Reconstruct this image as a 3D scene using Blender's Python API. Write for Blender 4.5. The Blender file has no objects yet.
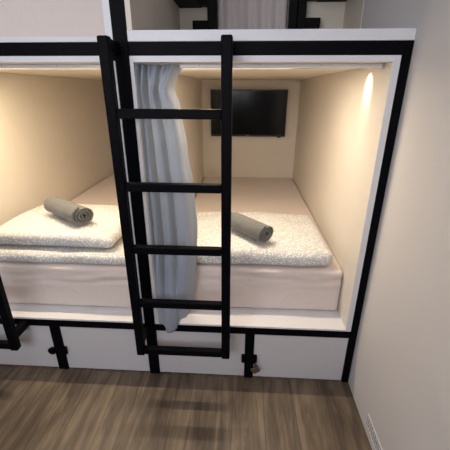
import bpy, bmesh, math, random
from mathutils import Vector, Matrix, noise

random.seed(7)
scene = bpy.context.scene
COL = scene.collection
PI = math.pi

# ------------------------------------------------------------------ materials
def new_mat(name):
    m = bpy.data.materials.new(name)
    m.use_nodes = True
    nt = m.node_tree
    b = nt.nodes['Principled BSDF']
    return m, nt, b

def simple(name, col, rough=0.5, metal=0.0, bump=0.0, scale=60.0, var=0.04, spec=0.5):
    m, nt, b = new_mat(name)
    b.inputs['Roughness'].default_value = rough
    b.inputs['Metallic'].default_value = metal
    b.inputs['Specular IOR Level'].default_value = spec
    tc = nt.nodes.new('ShaderNodeTexCoord')
    nz = nt.nodes.new('ShaderNodeTexNoise')
    nz.inputs['Scale'].default_value = scale
    nz.inputs['Detail'].default_value = 4
    nt.links.new(tc.outputs['Object'], nz.inputs['Vector'])
    rp = nt.nodes.new('ShaderNodeValToRGB')
    a = [max(0, c * (1 - var)) for c in col]
    c2 = [min(1, c * (1 + var)) for c in col]
    rp.color_ramp.elements[0].position = 0.3
    rp.color_ramp.elements[1].position = 0.7
    rp.color_ramp.elements[0].color = (*a, 1)
    rp.color_ramp.elements[1].color = (*c2, 1)
    nt.links.new(nz.outputs['Fac'], rp.inputs['Fac'])
    nt.links.new(rp.outputs['Color'], b.inputs['Base Color'])
    if bump > 0:
        bp = nt.nodes.new('ShaderNodeBump')
        bp.inputs['Strength'].default_value = bump
        bp.inputs['Distance'].default_value = 0.003
        nt.links.new(nz.outputs['Fac'], bp.inputs['Height'])
        nt.links.new(bp.outputs['Normal'], b.inputs['Normal'])
    return m

M = {}
M['black'] = simple('black_powder_coated_steel', (0.0022, 0.0021, 0.0036), 0.5, 0.0, 0.05, 300, spec=0.06)
M['shelf_black'] = simple('black_laminate', (0.005, 0.0045, 0.0045), 0.6, spec=0.1)
M['white'] = simple('white_laminate_trim', (0.72, 0.71, 0.72), 0.4, var=0.01)
M['track'] = simple('white_enamelled_aluminium', (0.78, 0.78, 0.80), 0.22, var=0.01)
M['shell'] = simple('cream_wall_panel', (0.74, 0.675, 0.585), 0.55, var=0.015, scale=9)
M['upper_shell'] = simple('beige_wall_panel', (0.74, 0.66, 0.545), 0.6, var=0.03, scale=7)
M['drawer'] = simple('white_drawer_laminate', (0.62, 0.595, 0.60), 0.38, var=0.01)
M['wall'] = simple('painted_plaster_wall', (0.66, 0.625, 0.60), 0.75, 0, 0.05, 90, 0.015)
M['ceiling'] = simple('white_ceiling_paint', (0.8, 0.8, 0.8), 0.9, var=0.01)
M['screen'] = simple('black_glass_screen', (0.002, 0.002, 0.003), 0.14, var=0.0, spec=0.22)
M['plastic'] = simple('black_gloss_plastic', (0.01, 0.01, 0.011), 0.3)
M['silver'] = simple('silver_print', (0.5, 0.5, 0.52), 0.4, 0.3)
M['steel'] = simple('brushed_steel', (0.5, 0.5, 0.52), 0.3, 0.9)
M['brass'] = simple('aged_brass', (0.12, 0.078, 0.052), 0.45, 0.2, 0.1, 120, 0.15)
M['vent_white'] = simple('white_vent_plastic', (0.62, 0.60, 0.59), 0.5)
M['vent_dark'] = simple('dark_vent_opening', (0.02, 0.02, 0.02), 0.8)
M['pink_curtain'] = simple('dusty_pink_cloth', (0.58, 0.51, 0.49), 0.9, 0, 0.2, 200, 0.03)

def fabric(name, col, wr_scale, wr_strength, fine=700, dots=None, var=0.05):
    m, nt, b = new_mat(name)
    b.inputs['Roughness'].default_value = 0.92
    b.inputs['Specular IOR Level'].default_value = 0.15
    b.inputs['Sheen Weight'].default_value = 0.15
    tc = nt.nodes.new('ShaderNodeTexCoord')
    n1 = nt.nodes.new('ShaderNodeTexNoise'); n1.inputs['Scale'].default_value = wr_scale
    n1.inputs['Detail'].default_value = 5; n1.inputs['Distortion'].default_value = 1.2
    n2 = nt.nodes.new('ShaderNodeTexNoise'); n2.inputs['Scale'].default_value = fine
    nt.links.new(tc.outputs['Object'], n1.inputs['Vector'])
    nt.links.new(tc.outputs['Object'], n2.inputs['Vector'])
    mx = nt.nodes.new('ShaderNodeMath'); mx.operation = 'MULTIPLY_ADD'
    mx.inputs[1].default_value = 0.12
    nt.links.new(n2.outputs['Fac'], mx.inputs[0]); nt.links.new(n1.outputs['Fac'], mx.inputs[2])
    bp = nt.nodes.new('ShaderNodeBump'); bp.inputs['Strength'].default_value = wr_strength
    bp.inputs['Distance'].default_value = 0.02
    nt.links.new(mx.outputs[0], bp.inputs['Height']); nt.links.new(bp.outputs['Normal'], b.inputs['Normal'])
    rp = nt.nodes.new('ShaderNodeValToRGB')
    rp.color_ramp.elements[0].color = (*[c * (1 - var) for c in col], 1)
    rp.color_ramp.elements[1].color = (*[min(1, c * (1 + var)) for c in col], 1)
    nt.links.new(n2.outputs['Fac'], rp.inputs['Fac'])
    last = rp.outputs['Color']
    if dots:
        v = nt.nodes.new('ShaderNodeTexVoronoi'); v.inputs['Scale'].default_value = 80; v.inputs['Randomness'].default_value = 0.8
        nt.links.new(tc.outputs['Object'], v.inputs['Vector'])
        r2 = nt.nodes.new('ShaderNodeValToRGB')
        r2.color_ramp.elements[0].position = 0.30; r2.color_ramp.elements[0].color = (0, 0, 0, 1)
        r2.color_ramp.elements[1].position = 0.46; r2.color_ramp.elements[1].color = (1, 1, 1, 1)
        nt.links.new(v.outputs['Distance'], r2.inputs['Fac'])
        mix = nt.nodes.new('ShaderNodeMix'); mix.data_type = 'RGBA'
        nt.links.new(r2.outputs['Color'], mix.inputs[0])
        nt.links.new(last, mix.inputs[6]); mix.inputs[7].default_value = (*dots, 1)
        last = mix.outputs[2]
    nt.links.new(last, b.inputs['Base Color'])
    return m

M['sheet'] = fabric('pinkish_cotton_sheet', (0.74, 0.635, 0.575), 8, 0.45)
M['duvet'] = fabric('white_dotted_cotton', (0.86, 0.84, 0.80), 9, 0.28, dots=(0.57, 0.555, 0.53))
M['towel'] = fabric('grey_terry_towel', (0.165, 0.162, 0.152), 60, 0.5, fine=420, var=0.35)

# translucent curtain cloth
m, nt, b = new_mat('grey_blue_curtain_cloth')
b.inputs['Base Color'].default_value = (0.41, 0.45, 0.55, 1)
b.inputs['Roughness'].default_value = 0.75
b.inputs['Sheen Weight'].default_value = 0.2
tr = nt.nodes.new('ShaderNodeBsdfTranslucent'); tr.inputs['Color'].default_value = (0.64, 0.68, 0.70, 1)
ms = nt.nodes.new('ShaderNodeMixShader'); ms.inputs[0].default_value = 0.45
out = nt.nodes['Material Output']
tc = nt.nodes.new('ShaderNodeTexCoord'); nz = nt.nodes.new('ShaderNodeTexNoise'); nz.inputs['Scale'].default_value = 500
bp = nt.nodes.new('ShaderNodeBump'); bp.inputs['Strength'].default_value = 0.15; bp.inputs['Distance'].default_value = 0.002
nt.links.new(tc.outputs['Object'], nz.inputs['Vector']); nt.links.new(nz.outputs['Fac'], bp.inputs['Height'])
nt.links.new(bp.outputs['Normal'], b.inputs['Normal'])
nt.links.new(b.outputs[0], ms.inputs[1]); nt.links.new(tr.outputs[0], ms.inputs[2]); nt.links.new(ms.outputs[0], out.inputs[0])
M['curtain'] = m

# wood floor
m, nt, b = new_mat('oak_laminate_planks')
tc = nt.nodes.new('ShaderNodeTexCoord')
mp = nt.nodes.new('ShaderNodeMapping'); mp.inputs['Rotation'].default_value = (0, 0, PI / 2)
nt.links.new(tc.outputs['Object'], mp.inputs['Vector'])
br = nt.nodes.new('ShaderNodeTexBrick')
br.inputs['Scale'].default_value = 1.0; br.inputs['Brick Width'].default_value = 1.25
br.inputs['Row Height'].default_value = 0.165; br.inputs['Mortar Size'].default_value = 0.0012
br.offset = 0.37
br.inputs['Color1'].default_value = (0.0, 0, 0, 1); br.inputs['Color2'].default_value = (1, 1, 1, 1)
br.inputs['Mortar'].default_value = (0.5, 0.5, 0.5, 1)
nt.links.new(mp.outputs['Vector'], br.inputs['Vector'])
# stretched grain, shifted per plank
sx = nt.nodes.new('ShaderNodeMapping'); sx.inputs['Scale'].default_value = (1.4, 14, 1)
nt.links.new(mp.outputs['Vector'], sx.inputs['Vector'])
ad = nt.nodes.new('ShaderNodeVectorMath'); ad.operation = 'MULTIPLY_ADD'
ad.inputs[1].default_value = (37, 11, 0)
nt.links.new(br.outputs['Color'], ad.inputs[0]); nt.links.new(sx.outputs['Vector'], ad.inputs[2])
g1 = nt.nodes.new('ShaderNodeTexNoise'); g1.inputs['Scale'].default_value = 1.7; g1.inputs['Detail'].default_value = 8
g1.inputs['Roughness'].default_value = 0.62; g1.inputs['Distortion'].default_value = 0.7
nt.links.new(ad.outputs[0], g1.inputs['Vector'])
sx2 = nt.nodes.new('ShaderNodeMapping'); sx2.inputs['Scale'].default_value = (2.2, 5.0, 1)
nt.links.new(mp.outputs['Vector'], sx2.inputs['Vector'])
g2 = nt.nodes.new('ShaderNodeTexNoise'); g2.inputs['Scale'].default_value = 1.6; g2.inputs['Detail'].default_value = 3
nt.links.new(sx2.outputs['Vector'], g2.inputs['Vector'])
mm = nt.nodes.new('ShaderNodeMath'); mm.operation = 'MULTIPLY_ADD'; mm.inputs[1].default_value = 0.45
nt.links.new(g2.outputs['Fac'], mm.inputs[0]); nt.links.new(g1.outputs['Fac'], mm.inputs[2])
m3 = nt.nodes.new('ShaderNodeMath'); m3.operation = 'MULTIPLY_ADD'; m3.inputs[1].default_value = 0.10
nt.links.new(br.outputs['Color'], m3.inputs[0]); nt.links.new(mm.outputs[0], m3.inputs[2])
rp = nt.nodes.new('ShaderNodeValToRGB')
e = rp.color_ramp.elements
e[0].position = 0.45; e[0].color = (0.036, 0.024, 0.015, 1)
e[1].position = 1.0; e[1].color = (0.225, 0.163, 0.104, 1)
x = e.new(0.66); x.color = (0.072, 0.049, 0.031, 1)
x = e.new(0.80); x.color = (0.124, 0.087, 0.055, 1)
nt.links.new(m3.outputs[0], rp.inputs['Fac'])
sm = nt.nodes.new('ShaderNodeMix'); sm.data_type = 'RGBA'
nt.links.new(br.outputs['Fac'], sm.inputs[0]); nt.links.new(rp.outputs['Color'], sm.inputs[6])
sm.inputs[7].default_value = (0.05, 0.035, 0.025, 1)
nt.links.new(sm.outputs[2], b.inputs['Base Color'])
b.inputs['Roughness'].default_value = 0.48
bp = nt.nodes.new('ShaderNodeBump'); bp.inputs['Strength'].default_value = 0.15; bp.inputs['Distance'].default_value = 0.002
nt.links.new(g1.outputs['Fac'], bp.inputs['Height']); nt.links.new(bp.outputs['Normal'], b.inputs['Normal'])
M['floor'] = m

def emitter(name, col, s):
    m, nt, b = new_mat(name)
    b.inputs['Emission Color'].default_value = (*col, 1)
    b.inputs['Emission Strength'].default_value = s
    return m

# ------------------------------------------------------------------ helpers
def add_box(bm, x0, x1, y0, y1, z0, z1, bevel=0.0, seg=2):
    r = bmesh.ops.create_cube(bm, size=1.0)
    vs = r['verts']
    for v in vs:
        v.co = Vector(((x0 + x1) / 2 + v.co.x * (x1 - x0), (y0 + y1) / 2 + v.co.y * (y1 - y0), (z0 + z1) / 2 + v.co.z * (z1 - z0)))
    if bevel > 0:
        es = list({e for v in vs for e in v.link_edges})
        bmesh.ops.bevel(bm, geom=es, offset=bevel, segments=seg, affect='EDGES', profile=0.5)

def add_cyl(bm, p0, p1, r, seg=20, r2=None):
    p0, p1 = Vector(p0), Vector(p1)
    d = p1 - p0
    q = Vector((0, 0, 1)).rotation_difference(d.normalized()).to_matrix().to_4x4()
    mt = Matrix.Translation((p0 + p1) / 2) @ q
    bmesh.ops.create_cone(bm, cap_ends=True, segments=seg, radius1=r, radius2=r if r2 is None else r2, depth=d.length, matrix=mt)

def add_tube(bm, pts, r, seg=10):
    rings = []
    n = len(pts)
    for i, p in enumerate(pts):
        p = Vector(p)
        t = (Vector(pts[min(i + 1, n - 1)]) - Vector(pts[max(i - 1, 0)])).normalized()
        a = Vector((0, 1, 0)) if abs(t.y) < 0.9 else Vector((1, 0, 0))
        u = t.cross(a).normalized(); w = t.cross(u)
        rings.append([bm.verts.new(p + r * (math.cos(2 * PI * k / seg) * u + math.sin(2 * PI * k / seg) * w)) for k in range(seg)])
    for i in range(n - 1):
        for k in range(seg):
            bm.faces.new((rings[i][k], rings[i][(k + 1) % seg], rings[i + 1][(k + 1) % seg], rings[i + 1][k]))
    bm.faces.new(rings[0][::-1]); bm.faces.new(rings[-1])

def obj(name, bm, mat, parent=None, smooth=False, label=None):
    bmesh.ops.recalc_face_normals(bm, faces=bm.faces)
    me = bpy.data.meshes.new(name); bm.to_mesh(me); bm.free()
    me.materials.append(mat)
    if smooth:
        for p in me.polygons: p.use_smooth = True
    o = bpy.data.objects.new(name, me); COL.objects.link(o)
    if parent is not None: 
        o.parent = parent
        o.matrix_parent_inverse = Matrix.Identity(4)
        o.location = -parent.location if parent.parent is None else (0, 0, 0)
    if label: o['label'] = label
    return o

def box(name, dims, mat, parent=None, bevel=0.002, label=None):
    bm = bmesh.new(); add_box(bm, *dims, bevel=bevel)
    return obj(name, bm, mat, parent, label=label)

def tag(o, label, cat, group=None):
    o['label'] = label; o['category'] = cat
    if group: o['group'] = group
    return o

def thing(name, label, cat, loc, group=None):
    o = bpy.data.objects.new(name, None); COL.objects.link(o)
    o.empty_display_size = 0.1; o.location = loc
    return tag(o, label, cat, group)

def structure(o):
    o['kind'] = 'structure'
    return o

def copy_tree(o, dx, label, first=True, parent=None):
    c = o.copy(); COL.objects.link(c)
    if first:
        c.location = o.location + Vector(dx); c['label'] = label
    else:
        c.parent = parent
    for ch in list(o.children): copy_tree(ch, dx, label, False, c)
    return c

def soft_slab(x0, x1, y0, y1, z0, z1, r, nx, ny, nz, wob=0.0, wscale=3.0, seed=0, crown=0.0, fn=None):
    """a soft rounded slab: box grid whose edges round over by r, with a gentle uneven surface"""
    bm = bmesh.new()
    def axis(a, b, n):
        L = b - a; rr = min(r, L / 2)
        k = 5
        pts = [a + rr * (1 - math.cos(i / k * PI / 2)) for i in range(k)]
        inner = [a + rr + (L - 2 * rr) * i / n for i in range(n + 1)] if L > 2 * rr + 1e-6 else [a + L / 2]
        return pts + inner + [b - (p - a) for p in pts[::-1]]
    X, Y, Z = axis(x0, x1, nx), axis(y0, y1, ny), axis(z0, z1, nz)
    cache = {}
    rx, ry, rz = min(r, (x1 - x0) / 2), min(r, (y1 - y0) / 2), min(r, (z1 - z0) / 2)
    def vert(i, j, k):
        key = (i, j, k)
        if key in cache: return cache[key]
        p = Vector((X[i], Y[j], Z[k]))
        q = Vector((min(max(p.x, x0 + rx), x1 - rx), min(max(p.y, y0 + ry), y1 - ry), min(max(p.z, z0 + rz), z1 - rz)))
        d = p - q
        dd = Vector((d.x / rx, d.y / ry, d.z / rz))
        if dd.length > 1e-6:
            mx = max(abs(dd.x), abs(dd.y), abs(dd.z))
            dd = dd * (mx / dd.length)
            p = q + Vector((dd.x * rx, dd.y * ry, dd.z * rz))
        ux = (p.x - x0) / (x1 - x0); uy = (p.y - y0) / (y1 - y0); uz = (p.z - z0) / (z1 - z0)
        if crown: p.z += crown * uz * max(0, 4 * ux * (1 - ux)) ** 0.5 * (4 * max(0, uy * (1 - uy))) ** 0.5
        if wob:
            s = Vector((seed * 13.1, seed * 7.7, 0))
            n = noise.noise_vector(p * wscale + s) * wob + noise.noise_vector(p * wscale * 2.7 + s) * wob * 0.45
            n.z *= (0.25 + 0.75 * uz)
            p += Vector((n.x, n.y, n.z))
            if p.z < z0: p.z = z0
        if fn: p = fn(p, ux, uy, uz)
        cache[key] = bm.verts.new(p)
        return cache[key]
    NX, NY, NZ = len(X) - 1, len(Y) - 1, len(Z) - 1
    def quad(a, b_, c, d):
        vs = [vert(*a), vert(*b_), vert(*c), vert(*d)]
        if len(set(vs)) == 4:
            try: bm.faces.new(vs)
            except ValueError: pass
    for i in range(NX):
        for j in range(NY):
            quad((i, j, 0), (i, j + 1, 0), (i + 1, j + 1, 0), (i + 1, j, 0))
            quad((i, j, NZ), (i + 1, j, NZ), (i + 1, j + 1, NZ), (i, j + 1, NZ))
    for i in range(NX):
        for k in range(NZ):
            quad((i, 0, k), (i + 1, 0, k), (i + 1, 0, k + 1), (i, 0, k + 1))
            quad((i, NY, k), (i, NY, k + 1), (i + 1, NY, k + 1), (i + 1, NY, k))
    for j in range(NY):
        for k in range(NZ):
            quad((0, j, k), (0, j, k + 1), (0, j + 1, k + 1), (0, j + 1, k))
            quad((NX, j, k), (NX, j + 1, k), (NX, j + 1, k + 1), (NX, j, k + 1))
    return bm

# ------------------------------------------------------------------ setting
XL, YF, YB, H = -4.3, -2.7, 2.62, 2.85
structure(box('floor', (XL, 0.0, YF, YB, -0.06, 0.0), M['floor'], bevel=0))
structure(box('wall_right', (0.0, 0.12, YF, YB, -0.06, H), M['wall'], bevel=0))
structure(box('wall_left', (XL - 0.12, XL, YF, YB, -0.06, H), M['wall'], bevel=0))
structure(box('wall_back', (XL - 0.12, 0.12, YB, YB + 0.12, -0.06, H), M['wall'], bevel=0))
structure(box('wall_front', (XL - 0.12, 0.12, YF - 0.12, YF, -0.06, H), M['wall'], bevel=0))
structure(box('ceiling', (XL - 0.12, 0.12, YF - 0.12, YB + 0.12, H, H + 0.1), M['ceiling'], bevel=0))

D = 2.265
DL = 2.56
# ------------------------------------------------------------------ black frame of the bunks
fr = thing('bunk_framework', 'black steel frame of posts and beams running across the whole bunk wall', 'frame', (-1.13, 0.015, 0))
box('post', (-0.0375, -0.0005, 0, 0.03, 0, 1.729), M['black'], fr)
box('post', (-1.1565, -1.099, 0, 0.03, 0, 2.62), M['black'], fr)
box('post', (-2.265, -2.208, 0, 0.03, 0, 2.62), M['black'], fr)
box('top_beam', (-2.208, -1.1565, 0, 0.03, 1.681, 1.729), M['black'], fr)
box('top_beam', (-1.099, -0.0375, 0, 0.03, 1.681, 1.729), M['black'], fr)
box('bottom_beam', (-2.208, -1.1565, 0, 0.03, 0.317, 0.361), M['black'], fr)
box('bottom_beam', (-1.099, -0.0375, 0, 0.03, 0.317, 0.361), M['black'], fr)
box('divider', (-0.598, -0.550, 0, 0.03, 0, 0.317), M['black'], fr)
box('divider', (-1.7105, -1.654, 0, 0.03, 0, 0.317), M['black'], fr)

# ------------------------------------------------------------------ sleeping pods (white panels)
Y0 = 0.004
def trim_lines(parent, xa, xb, za, zb):
    pass

pod = thing('sleeping_pod', 'cream lined sleeping pod holding the wall television', 'sleeping pod', (-0.58, 0.03, 0.361), 'sleeping pods of the bunk wall')
box('base_panel', (-1.098, -0.0385, Y0, D + 0.02, 0.362, 0.372), M['white'], pod, 0.001)
box('side_panel', (-0.066, -0.0385, Y0, D, 0.372, 1.657), M['shell'], pod, 0.001)
box('side_panel', (-1.0980, -1.086, Y0, D, 0.372, 1.657), M['shell'], pod, 0.001)
box('back_panel', (-1.098, -0.0385, D, D + 0.02, 0.372, 1.657), M['shell'], pod, 0)
box('roof_panel', (-1.098, -0.0385, Y0, D + 0.02, 1.657, 1.6803), M['shell'], pod, 0)
bm = bmesh.new()
add_box(bm, -0.0665, -0.0382, 0.000, Y0, 0.368, 1.6803, 0.001)
add_box(bm, -1.0982, -1.083, 0.000, Y0, 0.368, 1.6803, 0.001)
add_box(bm, -1.0982, -0.0382, 0.0005, Y0, 1.6575, 1.6803, 0.0008)
add_box(bm, -1.0982, -0.0382, 0.0005, Y0, 0.3618, 0.3722, 0.0008)
obj('front_trim', bm, M['white'], pod)

pl = thing('sleeping_pod', 'cream lined sleeping pod with no curtain drawn beside it and no television in view', 'sleeping pod', (-1.69, 0.03, 0.361), 'sleeping pods of the bunk wall')
box('base_panel', (-2.207, -1.1575, Y0, DL + 0.02, 0.362, 0.372), M['white'], pl, 0.001)
box('side_panel', (-1.190, -1.1575, Y0, DL, 0.372, 1.657), M['shell'], pl, 0.001)
box('side_panel', (-2.207, -2.190, Y0, DL, 0.372, 1.657), M['shell'], pl, 0.001)
box('back_panel', (-2.207, -1.1575, DL, DL + 0.02, 0.372, 1.657), M['shell'], pl, 0)
box('roof_panel', (-2.207, -1.1575, Y0, DL + 0.02, 1.657, 1.6803), M['shell'], pl, 0)
bm = bmesh.new()
add_box(bm, -1.186, -1.1573, 0.000, Y0, 0.368, 1.6803, 0.001)
add_box(bm, -2.2073, -2.186, 0.000, Y0, 0.368, 1.6803, 0.001)
add_box(bm, -2.2073, -1.1573, 0.0005, Y0, 1.6575, 1.6803, 0.0008)
add_box(bm, -2.2073, -1.1573, 0.0005, Y0, 0.3618, 0.3722, 0.0008)
obj('front_trim', bm, M['white'], pl)

ul = thing('sleeping_pod', 'upper sleeping pod behind the pinkish mattress edge, white lip below', 'sleeping pod', (-1.69, 0.03, 1.73), 'sleeping pods of the bunk wall')
box('base_panel', (-2.207, -1.1575, Y0, D + 0.02, 1.7300, 1.749), M['white'], ul, 0.001)
box('side_panel', (-1.186, -1.1575, Y0, D, 1.749, 2.60), M['white'], ul, 0.001)
box('side_panel', (-2.207, -2.180, Y0, D, 1.749, 2.60), M['white'], ul, 0.001)
box('back_panel', (-2.207, -1.1575, D, D + 0.02, 1.749, 2.60), M['upper_shell'], ul, 0)
box('roof_panel', (-2.207, -1.1575, Y0, D + 0.02, 2.60, 2.62), M['white'], ul, 0)

ur = thing('sleeping_pod', 'upper open pod fronted by a thick white board, black shelves inside', 'sleeping pod', (-0.56, 0.03, 1.73), 'sleeping pods of the bunk wall')
box('base_panel', (-1.098, -0.001, Y0 + 0.02, 1.07, 1.7300, 1.7685), M['white'], ur, 0.001)
box('front_board', (-1.0980, -0.001, 0.000, Y0 + 0.0195, 1.7300, 1.7695), M['white'], ur, 0.002)
box('side_panel', (-1.0980, -1.077, Y0, 1.07, 1.770, 2.60), M['upper_shell'], ur, 0.001)
box('side_panel', (-0.005, -0.001, 0.69, 1.07, 1.770, 2.60), M['upper_shell'], ur, 0.002)
box('back_panel', (-1.0980, -0.001, 1.07, 1.09, 1.7300, 2.60), M['upper_shell'], ur, 0)
box('roof_panel', (-1.098, -0.001, Y0, 1.09, 2.60, 2.62), M['white'], ur, 0)

# black wall shelves in the upper open pod
def wall_shelf(side, label):
    s = -1 if side == 'a' else 1
    t = thing('wall_shelf', label, 'shelf', (-0.54 + s * 0.36, 1.0, 1.7695), 'black shelf units in the upper pod')
    if s < 0:
        box('post', (-0.885, -0.822, 0.985, 1.045, 1.7695, 2.52), M['shelf_black'], t)
        box('lower_bracket', (-0.982, -0.886, 0.99, 1.04, 1.925, 1.972), M['shelf_black'], t)
        box('shelf_board', (-1.076, -0.925, 0.72, 1.068, 2.055, 2.085), M['shelf_black'], t)
        box('arm', (-0.925, -0.885, 0.99, 1.04, 2.055, 2.085), M['shelf_black'], t, 0.001)
    else:
        box('post', (-0.312, -0.262, 0.985, 1.045, 1.7695, 2.52), M['shelf_black'], t)
        box('post', (-0.365, -0.318, 0.985, 1.045, 1.7695, 2.52), M['shelf_black'], t)
        box('lower_bracket', (-0.262, -0.168, 0.99, 1.04, 1.925, 1.982), M['shelf_black'], t)
        box('shelf_board', (-0.188, -0.007, 0.72, 1.068, 2.080, 2.11), M['shelf_black'], t)
        box('arm', (-0.262, -0.188, 0.99, 1.04, 2.080, 2.11), M['shelf_black'], t, 0.001)
wall_shelf('a', 'black corner shelf unit on the upper pod wall, nearer the tall middle post')
wall_shelf('b', 'black corner shelf unit on the upper pod wall, nearer the bare plaster wall')

# dusty pink cloth hanging between the shelf units
bm = bmesh.new()
rows = []
for j in range(13):
    z = 2.55 - (2.55 - 1.775) * j / 12
    row = []
    for i in range(49):
        u = i / 48
        x = -0.815 + u * (0.815 - 0.375)
        y = 1.045 + 0.012 * math.sin(u * 31 + 0.4 * math.sin(j * 0.3)) + 0.006 * math.sin(u * 11 + 1)
        row.append(bm.verts.new((x, y, z)))
    rows.append(row)
for j in range(12):
    for i in range(48):
        bm.faces.new((rows[j][i], rows[j][i + 1], rows[j + 1][i + 1], rows[j + 1][i]))
o = obj('pink_curtain', bm, M['pink_curtain'], smooth=True)
sol = o.modifiers.new('thickness', 'SOLIDIFY'); sol.thickness = 0.002
tag(o, 'pinkish cloth with soft folds hanging between the two black shelf units', 'curtain')

# ------------------------------------------------------------------ drawers
def drawer(x0, x1, label, latches):
    t = thing('storage_drawer', label, 'drawer', ((x0 + x1) / 2, 0.02, 0.0), 'drawers under the bunks')
    box('front_panel', (x0, x1, 0.008, 0.026, 0.006, 0.3150), M['drawer'], t, 0.0015)
    bm = bmesh.new()
    add_box(bm, x0 + 0.02, x0 + 0.032, 0.0265, 0.75, 0.006, 0.28)
    add_box(bm, x1 - 0.032, x1 - 0.02, 0.0265, 0.75, 0.006, 0.28)
    add_box(bm, x0 + 0.032, x1 - 0.032, 0.0265, 0.75, 0.006, 0.018)
    add_box(bm, x0 + 0.032, x1 - 0.032, 0.738, 0.75, 0.018, 0.28)
    obj('drawer_box', bm, M['drawer'], t)
    for kind, xe in latches:
        bm = bmesh.new()
        if kind == 'ring':      # round lug standing out from the front
            pts = [(xe + 0.016 * math.cos(a), -0.008 - 0.004 * math.sin(a), 0.143 + 0.020 * math.sin(a)) for a in [2 * PI * k / 16 for k in range(16)]]
            add_tube(bm, pts + [pts[0]], 0.0065, 8)
            add_box(bm, xe - 0.012, xe + 0.012, -0.004, 0.0078, 0.125, 0.160, 0.002)
            add_cyl(bm, (xe, 0.0, 0.143), (xe, -0.012, 0.143), 0.010, 16)
        else:
            add_box(bm, xe - 0.009, xe + 0.009, -0.012, 0.0078, 0.122, 0.172, 0.003)
            add_cyl(bm, (xe, -0.010, 0.147), (xe, -0.017, 0.147), 0.006, 14)
        obj('latch', bm, M['black'], t)
    return t
drawer(-2.206, -1.7125, 'drawer front cut off by the picture edge, behind the partly seen ladder', [('ring', -1.7235)])
drawer(-1.652, -1.1585, 'drawer with a plain white front, between the round lug latch and the middle post', [('plate', -1.6435)])
drawer(-1.097, -0.600, 'drawer behind the lowest rung of the fully visible ladder', [('plate', -0.6085)])
drawer(-0.548, -0.0395, 'drawer with the brass padlock, beside the plaster wall', [('plate', -0.5395)])

# padlock
pk = thing('padlock', 'small brass padlock hanging at the drawer latch near the plaster wall', 'padlock', (-0.545, -0.022, 0.147))
bm = bmesh.new()
add_box(bm, -0.0215, 0.0215, -0.009, 0.009, -0.019, 0.019, 0.004, 3)
bmesh.ops.rotate(bm, verts=bm.verts, cent=(0, 0, 0), matrix=Matrix.Rotation(math.radians(-35), 3, 'Y'))
bmesh.ops.translate(bm, verts=bm.verts, vec=(-0.537, -0.026, 0.092))
obj('lock_body', bm, M['brass'], pk)
bm = bmesh.new()
pts = []
for k in range(13):
    a = PI * k / 12
    pts.append(Vector((0.013 * math.cos(a), 0, 0.020 + 0.016 * math.sin(a))))
pts = [Vector((0.013, 0, 0.0))] + pts + [Vector((-0.013, 0, 0.0))]
R = Matrix.Rotation(math.radians(-35), 3, 'Y')
add_tube(bm, [R @ p + Vector((-0.537, -0.026, 0.104)) for p in pts], 0.0035, 8)
obj('shackle', bm, M['shelf_black'], pk, smooth=True)

# ------------------------------------------------------------------ ladders
def make_ladder(x0, x1, label):
    yf, yb = -0.128, -0.090
    w = 0.042
    t = thing('bunk_ladder', label, 'ladder', ((x0 + x1) / 2, -0.095, 0.25), 'black ladders of the bunk wall')
    hi = []
    for a, b_ in ((x0, x0 + w), (x1 - w, x1)):
        box('rail', (a, b_, yf, yb, 0.257, 1.735), M['black'], t, 0.006)
        hi.append(box('bracket', (a + 0.002, b_ - 0.002, yb, -0.0005, 1.684, 1.728), M['black'], t, 0.002))
        box('bracket', (a + 0.002, b_ - 0.002, yb, -0.0005, 0.319, 0.359), M['black'], t, 0.002)
    for k in range(5):
        zb = 0.264 + 0.2963 * k
        box('rung', (x0 + w, x1 - w, yf + 0.003, yb - 0.003, zb, zb + 0.037), M['black'], t, 0.004)
    for k, (a, b_) in enumerate(((x0, x0 + w), (x1 - w, x1))):
        xm = (a + b_) / 2
        bm = bmesh.new()
        add_box(bm, a + 0.004, b_ - 0.004, -0.004, -0.0005, 1.662, 1.6835, 0.001)
        add_cyl(bm, (xm, -0.004, 1.672), (xm, -0.009, 1.672), 0.006, 6)
        obj('bolt', bm, M['black'], hi[k])
    return t
lad = make_ladder(-1.171, -0.681, 'black steel ladder hung in front of the curtain, seen whole with five rungs')
copy_tree(lad, (-1.143, 0, -0.008), 'black steel ladder cut off by the picture edge, only a rail foot in view')

# ------------------------------------------------------------------ mattresses
def mattress_mesh(x0, x1, y0, y1, z0, z1, seed):
    def wr(p, ux, uy, uz):
        # pulled-sheet creases on the front side
        if uy < 0.03:
            f = noise.noise(Vector((p.x * 5 + p.z * 9 + seed, p.z * 26 - p.x * 3, seed)))
            g = noise.noise(Vector((p.x * 3.2, seed * 3.3, 1.7)))
            k = math.exp(-((uz - 0.72 - 0.12 * g) / 0.16) ** 2)
            p.y += 0.016 * f * k
            if uz < 0.06: p.z += 0.006 * noise.noise(Vector((p.x * 9, seed, 4.0)))
            if p.z < z0: p.z = z0
        return p
    return soft_slab(x0, x1, y0, y1, z0, z1, 0.021, 90, 40, 30, 0.003, 2.2, seed, 0.0, wr)
o = obj('mattress', mattress_mesh(-1.078, -0.0695, 0.150, 2.255, 0.3722, 0.640, 3), M['sheet'], smooth=True)
tag(o, 'mattress in a pinkish sheet under the folded dotted duvet, below the television', 'mattress', 'mattresses of the bunks')
o = obj('mattress', mattress_mesh(-2.181, -1.200, 0.112, 2.54, 0.3722, 0.640, 8), M['sheet'], smooth=True)
tag(o, 'mattress in a pinkish sheet under the dotted pillow and duvet stack', 'mattress', 'mattresses of the bunks')
o = obj('mattress', mattress_mesh(-2.172, -1.196, 0.165, 2.255, 1.7492, 2.02, 12), M['sheet'], smooth=True)
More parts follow.
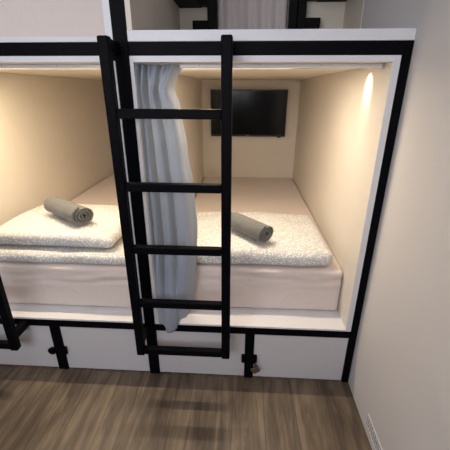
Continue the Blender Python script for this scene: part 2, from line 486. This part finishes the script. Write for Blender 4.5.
tag(o, 'mattress on the upper bunk, pinkish side showing above the white lip', 'mattress', 'mattresses of the bunks')

# ------------------------------------------------------------------ duvets and pillow
def droop(front):
    def f(p, ux, uy, uz):
        # folded front bulges a little, edges sag
        p.z -= 0.010 * uz * (abs(2 * ux - 1) ** 4) + 0.014 * uz * max(0, uy - 0.6) / 0.4
        p.y += front * 0.012 * noise.noise(Vector((p.x * 4, p.z * 6, 2)))
        return p
    return f
o = obj('duvet', soft_slab(-1.045, -0.130, 0.158, 0.850, 0.646, 0.742, 0.045, 50, 42, 8, 0.012, 4.0, 5, 0.006, droop(1)), M['duvet'], smooth=True)
tag(o, 'folded white dotted duvet under the rolled towel, partly behind the ladder', 'duvet', 'folded dotted duvets')
o = obj('duvet', soft_slab(-2.172, -1.230, 0.122, 0.880, 0.645, 0.714, 0.032, 50, 42, 6, 0.007, 4.0, 9, 0.0, droop(1)), M['duvet'], smooth=True)
tag(o, 'folded white dotted duvet lying under the flat pillow', 'duvet', 'folded dotted duvets')
o = obj('pillow', soft_slab(-2.110, -1.352, 0.165, 0.785, 0.7270, 0.800, 0.036, 46, 40, 6, 0.008, 4.5, 21, 0.010, droop(1)), M['duvet'], smooth=True)
tag(o, 'flat white dotted pillow stacked on the duvet, rolled towel on top', 'pillow')

# ------------------------------------------------------------------ rolled towels
def rolled_towel(p0, p1, r, label, seed, flat=0.9):
    p0, p1 = Vector(p0), Vector(p1)
    ax = (p1 - p0); L = ax.length; ax.normalize()
    side = ax.cross(Vector((0, 0, 1))).normalized(); up = side.cross(ax)
    turns, n = 3.4, 110
    inner = 0.010
    # spiral cloth, thickness from a solidified sheet
    bm = bmesh.new(); rows = []
    m_ = 22
    for j in range(m_ + 1):
        t = j / m_
        row = []
        for i in range(n + 1):
            a = i / n * turns * 2 * PI
            rr = inner + (r - inner - 0.004) * (i / n)
            # uneven ends: inner layers pushed in or out
            tt = t + (0.02 * math.sin(a * 0.8 + seed) * (1 if j in (0, m_) else 0)) / max(L, 0.1) * 0.3
            rr *= 1 + 0.05 * noise.noise(Vector((a * 0.5, t * 4, seed)))
            c = p0 + ax * (L * tt)
            row.append(bm.verts.new(c + side * (rr * 1.05 * math.cos(a - 1.2)) + up * (rr * flat * math.sin(a - 1.2))))
        rows.append(row)
    for j in range(m_):
        for i in range(n):
            bm.faces.new((rows[j][i], rows[j][i + 1], rows[j + 1][i + 1], rows[j + 1][i]))
    o = obj('rolled_towel', bm, M['towel'], smooth=True)
    s = o.modifiers.new('cloth', 'SOLIDIFY'); s.thickness = (r - inner) / turns * 0.66; s.offset = 0
    b = o.modifiers.new('soft', 'BEVEL'); b.width = 0.003; b.segments = 2; b.limit_method = 'ANGLE'
    tag(o, label, 'towel', 'rolled grey towels')
    return o
rolled_towel((-1.840, 0.500, 0.874), (-1.556, 0.302, 0.874), 0.066, 'rolled grey towel lying on the flat pillow', 1.0)
rolled_towel((-0.690, 0.470, 0.811), (-0.490, 0.255, 0.809), 0.062, 'rolled grey towel on the duvet beside the ladder rail', 2.6)

# ------------------------------------------------------------------ curtain tracks and curtain
def track(x0, x1, label):
    t = thing('curtain_track', label, 'curtain track', ((x0 + x1) / 2, 0.094, 1.657), 'curtain tracks under the pod roofs')
    box('profile', (x0, x1, 0.080, 0.108, 1.6405, 1.6564), M['track'], t, 0.003)
    for xx in (x0 + 0.004, x1 - 0.004):
        box('end_cap', (xx - 0.0035, xx + 0.0035, 0.079, 0.109, 1.6395, 1.6564), M['steel'], t, 0.001)
    for k in range(3):
        bm = bmesh.new(); xs = x0 + (x1 - x0) * (0.25 + 0.25 * k)
        add_cyl(bm, (xs, 0.080, 1.650), (xs, 0.0775, 1.650), 0.003, 10)
        obj('screw', bm, M['steel'], t)
    return t
track(-1.080, -0.070, 'white curtain track above the grey curtain')
track(-2.182, -1.198, 'white curtain track over the pod without a curtain in view')

def lerp_table(tb, x):
    for (a, fa), (b_, fb) in zip(tb, tb[1:]):
        if x <= b_: 
            u = (x - a) / (b_ - a); u = u * u * (3 - 2 * u)
            return fa + (fb - fa) * u
    return tb[-1][1]
right_edge = [(0.0, -0.900), (0.035, -0.925), (0.075, -0.946), (0.14, -0.922), (0.30, -0.898), (0.45, -0.872), (0.62, -0.861), (0.80, -0.872), (1.0, -0.892)]
bm = bmesh.new(); rows = []
NI, NJ = 150, 90
for j in range(NJ + 1):
    t = j / NJ
    xr = lerp_table(right_edge, t)
    xl = -1.0822 + 0.004 * t
    row = []
    for i in range(NI + 1):
        s = i / NI
        zbot = lerp_table([(0, 0.395), (0.10, 0.385), (0.24, 0.330), (0.34, 0.322), (0.55, 0.350), (0.75, 0.400), (1.0, 0.455)], s)
        z = 1.652 + (zbot - 1.652) * t
        # folds: narrow and gathered towards the post, broad and soft towards the pod
        ph = 2 * PI * 3.3 * s ** 0.72
        amp = (0.016 + 0.012 * min(1, t * 2.5)) * (1 - 0.45 * s)
        y = 0.046 + min(1, s * 8 + 0.3) * amp * math.sin(ph + 0.35 * math.sin(2.2 * t) + 0.5) + 0.006 * math.sin(1.9 * ph + 2.2 * t + 1)
        # pinched heading
        y += 0.010 * math.exp(-t / 0.05) * math.sin(ph * 2.0 + 0.6)
        # slanting gathers below the heading
        y += 0.017 * math.exp(-((t - 0.08) / 0.08) ** 2) * math.sin(19 * s + 34 * t) * (1 - 0.6 * s)
        x = xl + (xr - xl) * s + 0.006 * math.cos(ph + 0.5) * (0.4 + t) * min(1, s * 12) * min(1, (1 - s) * 12)
        # right edge turns back into the pod
        y += 0.05 * max(0, (s - 0.86) / 0.14) ** 2
        # the foot drapes forward over the ledge
        fwd = max(0.0, (t - 0.60) / 0.33); fwd = min(1, fwd); fwd = fwd * fwd * (3 - 2 * fwd)
        k = 1.0 if s < 0.55 else max(0.0, 1 - (s - 0.55) / 0.28)
        amp_f = fwd * k
        y = y * (1 - amp_f) + (-0.017 + 0.16 * (y - 0.046)) * amp_f
        y = min(max(y, 0.008), 0.076) if amp_f < 0.02 and s < 0.86 else y
        if s < 0.08: y = 0.010 + (y - 0.010) * (s / 0.08) ** 1.5
        if z < 0.40 and y > -0.006 and zbot < 0.374: y = -0.006
        row.append(bm.verts.new((x, y, z)))
    rows.append(row)
for j in range(NJ):
    for i in range(NI):
        bm.faces.new((rows[j][i], rows[j][i + 1], rows[j + 1][i + 1], rows[j + 1][i]))
cu = thing('curtain', 'grey-blue gathered curtain hanging behind the ladder, its foot spilling over the ledge', 'curtain', (-1.0, 0.046, 1.655))
o = obj('cloth', bm, M['curtain'], cu, smooth=True)
sol = o.modifiers.new('thickness', 'SOLIDIFY'); sol.thickness = 0.0016
for k in range(6):
    bm = bmesh.new(); xs = -1.062 + k * 0.024
    add_tube(bm, [(xs, 0.094, 1.640), (xs, 0.094, 1.632), (xs, 0.088, 1.624), (xs, 0.080, 1.620)], 0.0025, 8)
    obj('hook', bm, M['steel'], cu)

# ------------------------------------------------------------------ television
tv = thing('television', 'flat black television on the back wall of the pod', 'television', (-0.59, D, 1.10))
yv = D - 0.045
box('casing', (-0.985, -0.197, yv + 0.006, D - 0.012, 1.103, 1.563), M['plastic'], tv, 0.006)
bm = bmesh.new()
add_box(bm, -0.991, -0.191, yv, yv + 0.006, 1.555, 1.569, 0.001)
add_box(bm, -0.991, -0.191, yv, yv + 0.006, 1.097, 1.116, 0.001)
add_box(bm, -0.991, -0.980, yv, yv + 0.006, 1.116, 1.555, 0.001)
add_box(bm, -0.202, -0.191, yv, yv + 0.006, 1.116, 1.555, 0.001)
obj('bezel', bm, M['plastic'], tv)
box('screen', (-0.980, -0.202, yv + 0.002, yv + 0.0058, 1.116, 1.555), M['screen'], tv, 0)
box('sensor', (-0.275, -0.235, yv + 0.002, yv + 0.012, 1.087, 1.097), M['plastic'], tv, 0.002)
bm = bmesh.new()
# tiny maker's mark at the middle of the lower edge: a ring and two letters
for k in range(12):
    a0, a1 = 2 * PI * k / 12, 2 * PI * (k + 1) / 12
    add_box(bm, -0.603 + 0.0045 * math.cos(a0) - 0.001, -0.603 + 0.0045 * math.cos(a0) + 0.001, yv - 0.0006, yv, 1.1065 + 0.0045 * math.sin(a0) - 0.001, 1.1065 + 0.0045 * math.sin(a0) + 0.001)
add_box(bm, -0.595, -0.593, yv - 0.0006, yv, 1.102, 1.111); add_box(bm, -0.593, -0.588, yv - 0.0006, yv, 1.102, 1.104)
add_box(bm, -0.585, -0.583, yv - 0.0006, yv, 1.102, 1.111); add_box(bm, -0.583, -0.577, yv - 0.0006, yv, 1.102, 1.104)
add_box(bm, -0.583, -0.577, yv - 0.0006, yv, 1.109, 1.111); add_box(bm, -0.579, -0.577, yv - 0.0006, yv, 1.102, 1.107)
obj('emblem', bm, M['silver'], tv)
box('wall_bracket', (-0.75, -0.43, D - 0.012, D - 0.0005, 1.22, 1.45), M['plastic'], tv, 0.001)

# ------------------------------------------------------------------ wall vent
ve = thing('wall_vent', 'white perforated vent strip low on the plaster wall just above the floor', 'vent', (-0.002, -0.55, 0.08))
bm = bmesh.new()
add_box(bm, -0.006, -0.0005, -0.86, -0.285, 0.105, 0.114, 0.001)
add_box(bm, -0.006, -0.0005, -0.86, -0.285, 0.046, 0.053, 0.001)
add_box(bm, -0.006, -0.0005, -0.292, -0.285, 0.053, 0.105, 0.001)
add_box(bm, -0.006, -0.0005, -0.86, -0.853, 0.053, 0.105, 0.001)
obj('frame', bm, M['vent_white'], ve)
box('backing', (-0.0022, -0.0005, -0.853, -0.292, 0.053, 0.105), M['vent_dark'], ve, 0)
bm = bmesh.new()
y = -0.300
k = 0
while y > -0.85:
    for (za, zb, sgn) in ((0.053, 0.0715, 1), (0.0715, 0.0865, -1), (0.0865, 0.105, 1)):
        d = 0.011 * sgn
        f = [bm.verts.new((xx, y + yy, zz)) for xx in (-0.0045, -0.0025) for (yy, zz) in ((-0.0032 - d / 2, za), (0.0032 - d / 2, za), (0.0032 + d / 2, zb), (-0.0032 + d / 2, zb))]
        for q in ((0, 1, 2, 3), (4, 7, 6, 5), (0, 4, 5, 1), (1, 5, 6, 2), (2, 6, 7, 3), (3, 7, 4, 0)):
            bm.faces.new([f[i] for i in q])
    y -= 0.020
for zc in (0.0715, 0.0865):
    add_box(bm, -0.0046, -0.0025, -0.853, -0.292, zc - 0.0022, zc + 0.0022)
obj('grille', bm, M['vent_white'], ve)

# ------------------------------------------------------------------ lamps
def strip_lamp(x0, x1, y, label, power, colour):
    t = thing('strip_lamp', label, 'ceiling lamp', ((x0 + x1) / 2, y, 1.6568), 'light strips in the pod roofs')
    bm = bmesh.new()
    add_box(bm, x0, x1, y - 0.013, y - 0.010, 1.6530, 1.6566); add_box(bm, x0, x1, y + 0.010, y + 0.013, 1.6530, 1.6566)
    add_box(bm, x0 - 0.003, x0, y - 0.013, y + 0.013, 1.6530, 1.6566); add_box(bm, x1, x1 + 0.003, y - 0.013, y + 0.013, 1.6530, 1.6566)
    obj('channel', bm, M['track'], t)
    box('diffuser', (x0, x1, y - 0.0099, y + 0.0099, 1.6550, 1.6566), emitter('warm_strip', colour, 4.0), t, 0)
    L = bpy.data.lights.new('warm_light', 'AREA'); L.shape = 'RECTANGLE'; L.size = x1 - x0; L.size_y = 0.018; L.energy = power; L.color = colour
    lo = bpy.data.objects.new('warm_light', L); COL.objects.link(lo); lo.parent = t; lo.location = (0, 0, -0.004)
strip_lamp(-0.98, -0.40, 0.34, 'thin warm light strip in the roof of the pod with the television', 8.8, (1.0, 0.84, 0.64))
strip_lamp(-1.99, -1.36, 0.34, 'thin warm light strip in the roof of the pod without a television in view', 10.0, (1.0, 0.82, 0.58))

def spot(x, y, aim, label, power, colour):
    t = thing('downlight', label, 'ceiling lamp', (x, y, 1.6568))
    bm = bmesh.new(); n = 24
    for (r0, z0, r1, z1) in ((0.017, 1.6566, 0.016, 1.6545), (0.016, 1.6545, 0.012, 1.6540), (0.012, 1.6540, 0.011, 1.6566)):
        v0 = [bm.verts.new((x + r0 * math.cos(2 * PI * k / n), y + r0 * math.sin(2 * PI * k / n), z0)) for k in range(n)]
        v1 = [bm.verts.new((x + r1 * math.cos(2 * PI * k / n), y + r1 * math.sin(2 * PI * k / n), z1)) for k in range(n)]
        for k in range(n): bm.faces.new((v0[k], v0[(k + 1) % n], v1[(k + 1) % n], v1[k]))
    obj('ring', bm, M['steel'], t)
    bm = bmesh.new(); add_cyl(bm, (x, y, 1.6558), (x, y, 1.6566), 0.0105, 24)
    obj('lens', bm, emitter('warm_lens', colour, 4.0), t)
    L = bpy.data.lights.new('warm_spot', 'SPOT'); L.energy = power; L.color = colour
    L.spot_size = math.radians(64); L.spot_blend = 0.9; L.shadow_soft_size = 0.02
    lo = bpy.data.objects.new('warm_spot', L); COL.objects.link(lo); lo.parent = t; lo.location = (0, 0, -0.006)
    lo.rotation_euler = Vector(aim).to_track_quat('-Z', 'Y').to_euler()
spot(-0.118, 0.235, (0.75, 0, -1), 'tiny round spot lamp in the pod roof close to its outer side wall', 4.0, (1.0, 0.86, 0.66))

# unseen ceiling panel, added as a cool white fill light
t = thing('added_fill_panel', 'unseen square ceiling panel added over the aisle as cool fill light', 'ceiling lamp', (-1.5, -1.25, H))
box('fill_panel_frame', (-1.82, -1.18, -1.57, -0.93, H - 0.03, H - 0.0005), M['white'], t)
box('diffuser', (-1.80, -1.20, -1.55, -0.95, H - 0.034, H - 0.0302), emitter('cool_fill_panel', (0.86, 0.90, 1.0), 2.0), t, 0)
L = bpy.data.lights.new('cool_fill_light', 'AREA'); L.shape = 'SQUARE'; L.size = 0.58; L.energy = 3.5; L.color = (0.84, 0.89, 1.0)
lo = bpy.data.objects.new('cool_fill_light', L); COL.objects.link(lo); lo.parent = t; lo.location = (0, 0, -0.04)

# made-up window behind the camera, added to throw cool light on the fronts
wn = bpy.data.objects.new('fill_window_1', None); COL.objects.link(wn); wn.location = (-1.55, YF, 1.3); structure(wn)
bm = bmesh.new()
wx0, wx1, wz0, wz1 = -2.55, -0.55, 1.35, 2.45
for q in ((wx0 - 0.06, wx0, wz0 - 0.06, wz1 + 0.06), (wx1, wx1 + 0.06, wz0 - 0.06, wz1 + 0.06), (wx0, wx1, wz0 - 0.06, wz0), (wx0, wx1, wz1, wz1 + 0.06), (-1.575, -1.525, wz0, wz1)):
    add_box(bm, q[0], q[1], YF + 0.001, YF + 0.05, q[2], q[3], 0.003)
obj('fill_window_frame', bm, M['white'], wn)['kind'] = 'structure'
for q in ((wx0, -1.575), (-1.525, wx1)):
    o = box('fill_window_pane', (q[0], q[1], YF + 0.012, YF + 0.018, wz0, wz1), emitter('fill_pane_glow', (0.80, 0.87, 1.0), 1.2), wn, 0); o['kind'] = 'structure'
L = bpy.data.lights.new('cool_front_fill', 'AREA'); L.shape = 'RECTANGLE'; L.size = 1.95; L.size_y = 1.05; L.energy = 20; L.color = (0.91, 0.92, 1.0)
lo = bpy.data.objects.new('cool_front_fill', L); COL.objects.link(lo); lo.location = (-1.55, YF + 0.055, 1.9); lo.rotation_euler = (PI / 2, 0, 0)

w = bpy.data.worlds.new('world'); scene.world = w; w.use_nodes = True
w.node_tree.nodes['Background'].inputs[0].default_value = (0.7, 0.72, 0.8, 1)
w.node_tree.nodes['Background'].inputs[1].default_value = 0.1

# ------------------------------------------------------------------ camera
cam = bpy.data.cameras.new('camera'); co = bpy.data.objects.new('camera', cam); COL.objects.link(co)
yaw, pitch, roll, f = 0.05505, -0.38788, 0.00286, 327.09
fw = Vector((-math.sin(yaw), math.cos(yaw), 0)); rt = Vector((math.cos(yaw), math.sin(yaw), 0)); up = Vector((0, 0, 1))
f2 = fw * math.cos(pitch) + up * math.sin(pitch); u2 = up * math.cos(pitch) - fw * math.sin(pitch)
r3 = rt * math.cos(roll) + u2 * math.sin(roll); u3 = u2 * math.cos(roll) - rt * math.sin(roll)
mtx = Matrix((r3, u3, -f2)).transposed().to_4x4()
mtx.translation = Vector((-0.63394, -1.43841, 1.55))
co.matrix_world = mtx
cam.sensor_fit = 'HORIZONTAL'; cam.sensor_width = 36.0; cam.lens = f / 450 * 36.0
cam.clip_start = 0.02
scene.camera = co

vs = scene.view_settings
vs.view_transform = 'Standard'; vs.look = 'None'; vs.gamma = 1; vs.use_curve_mapping = False
vs.exposure = 0.36
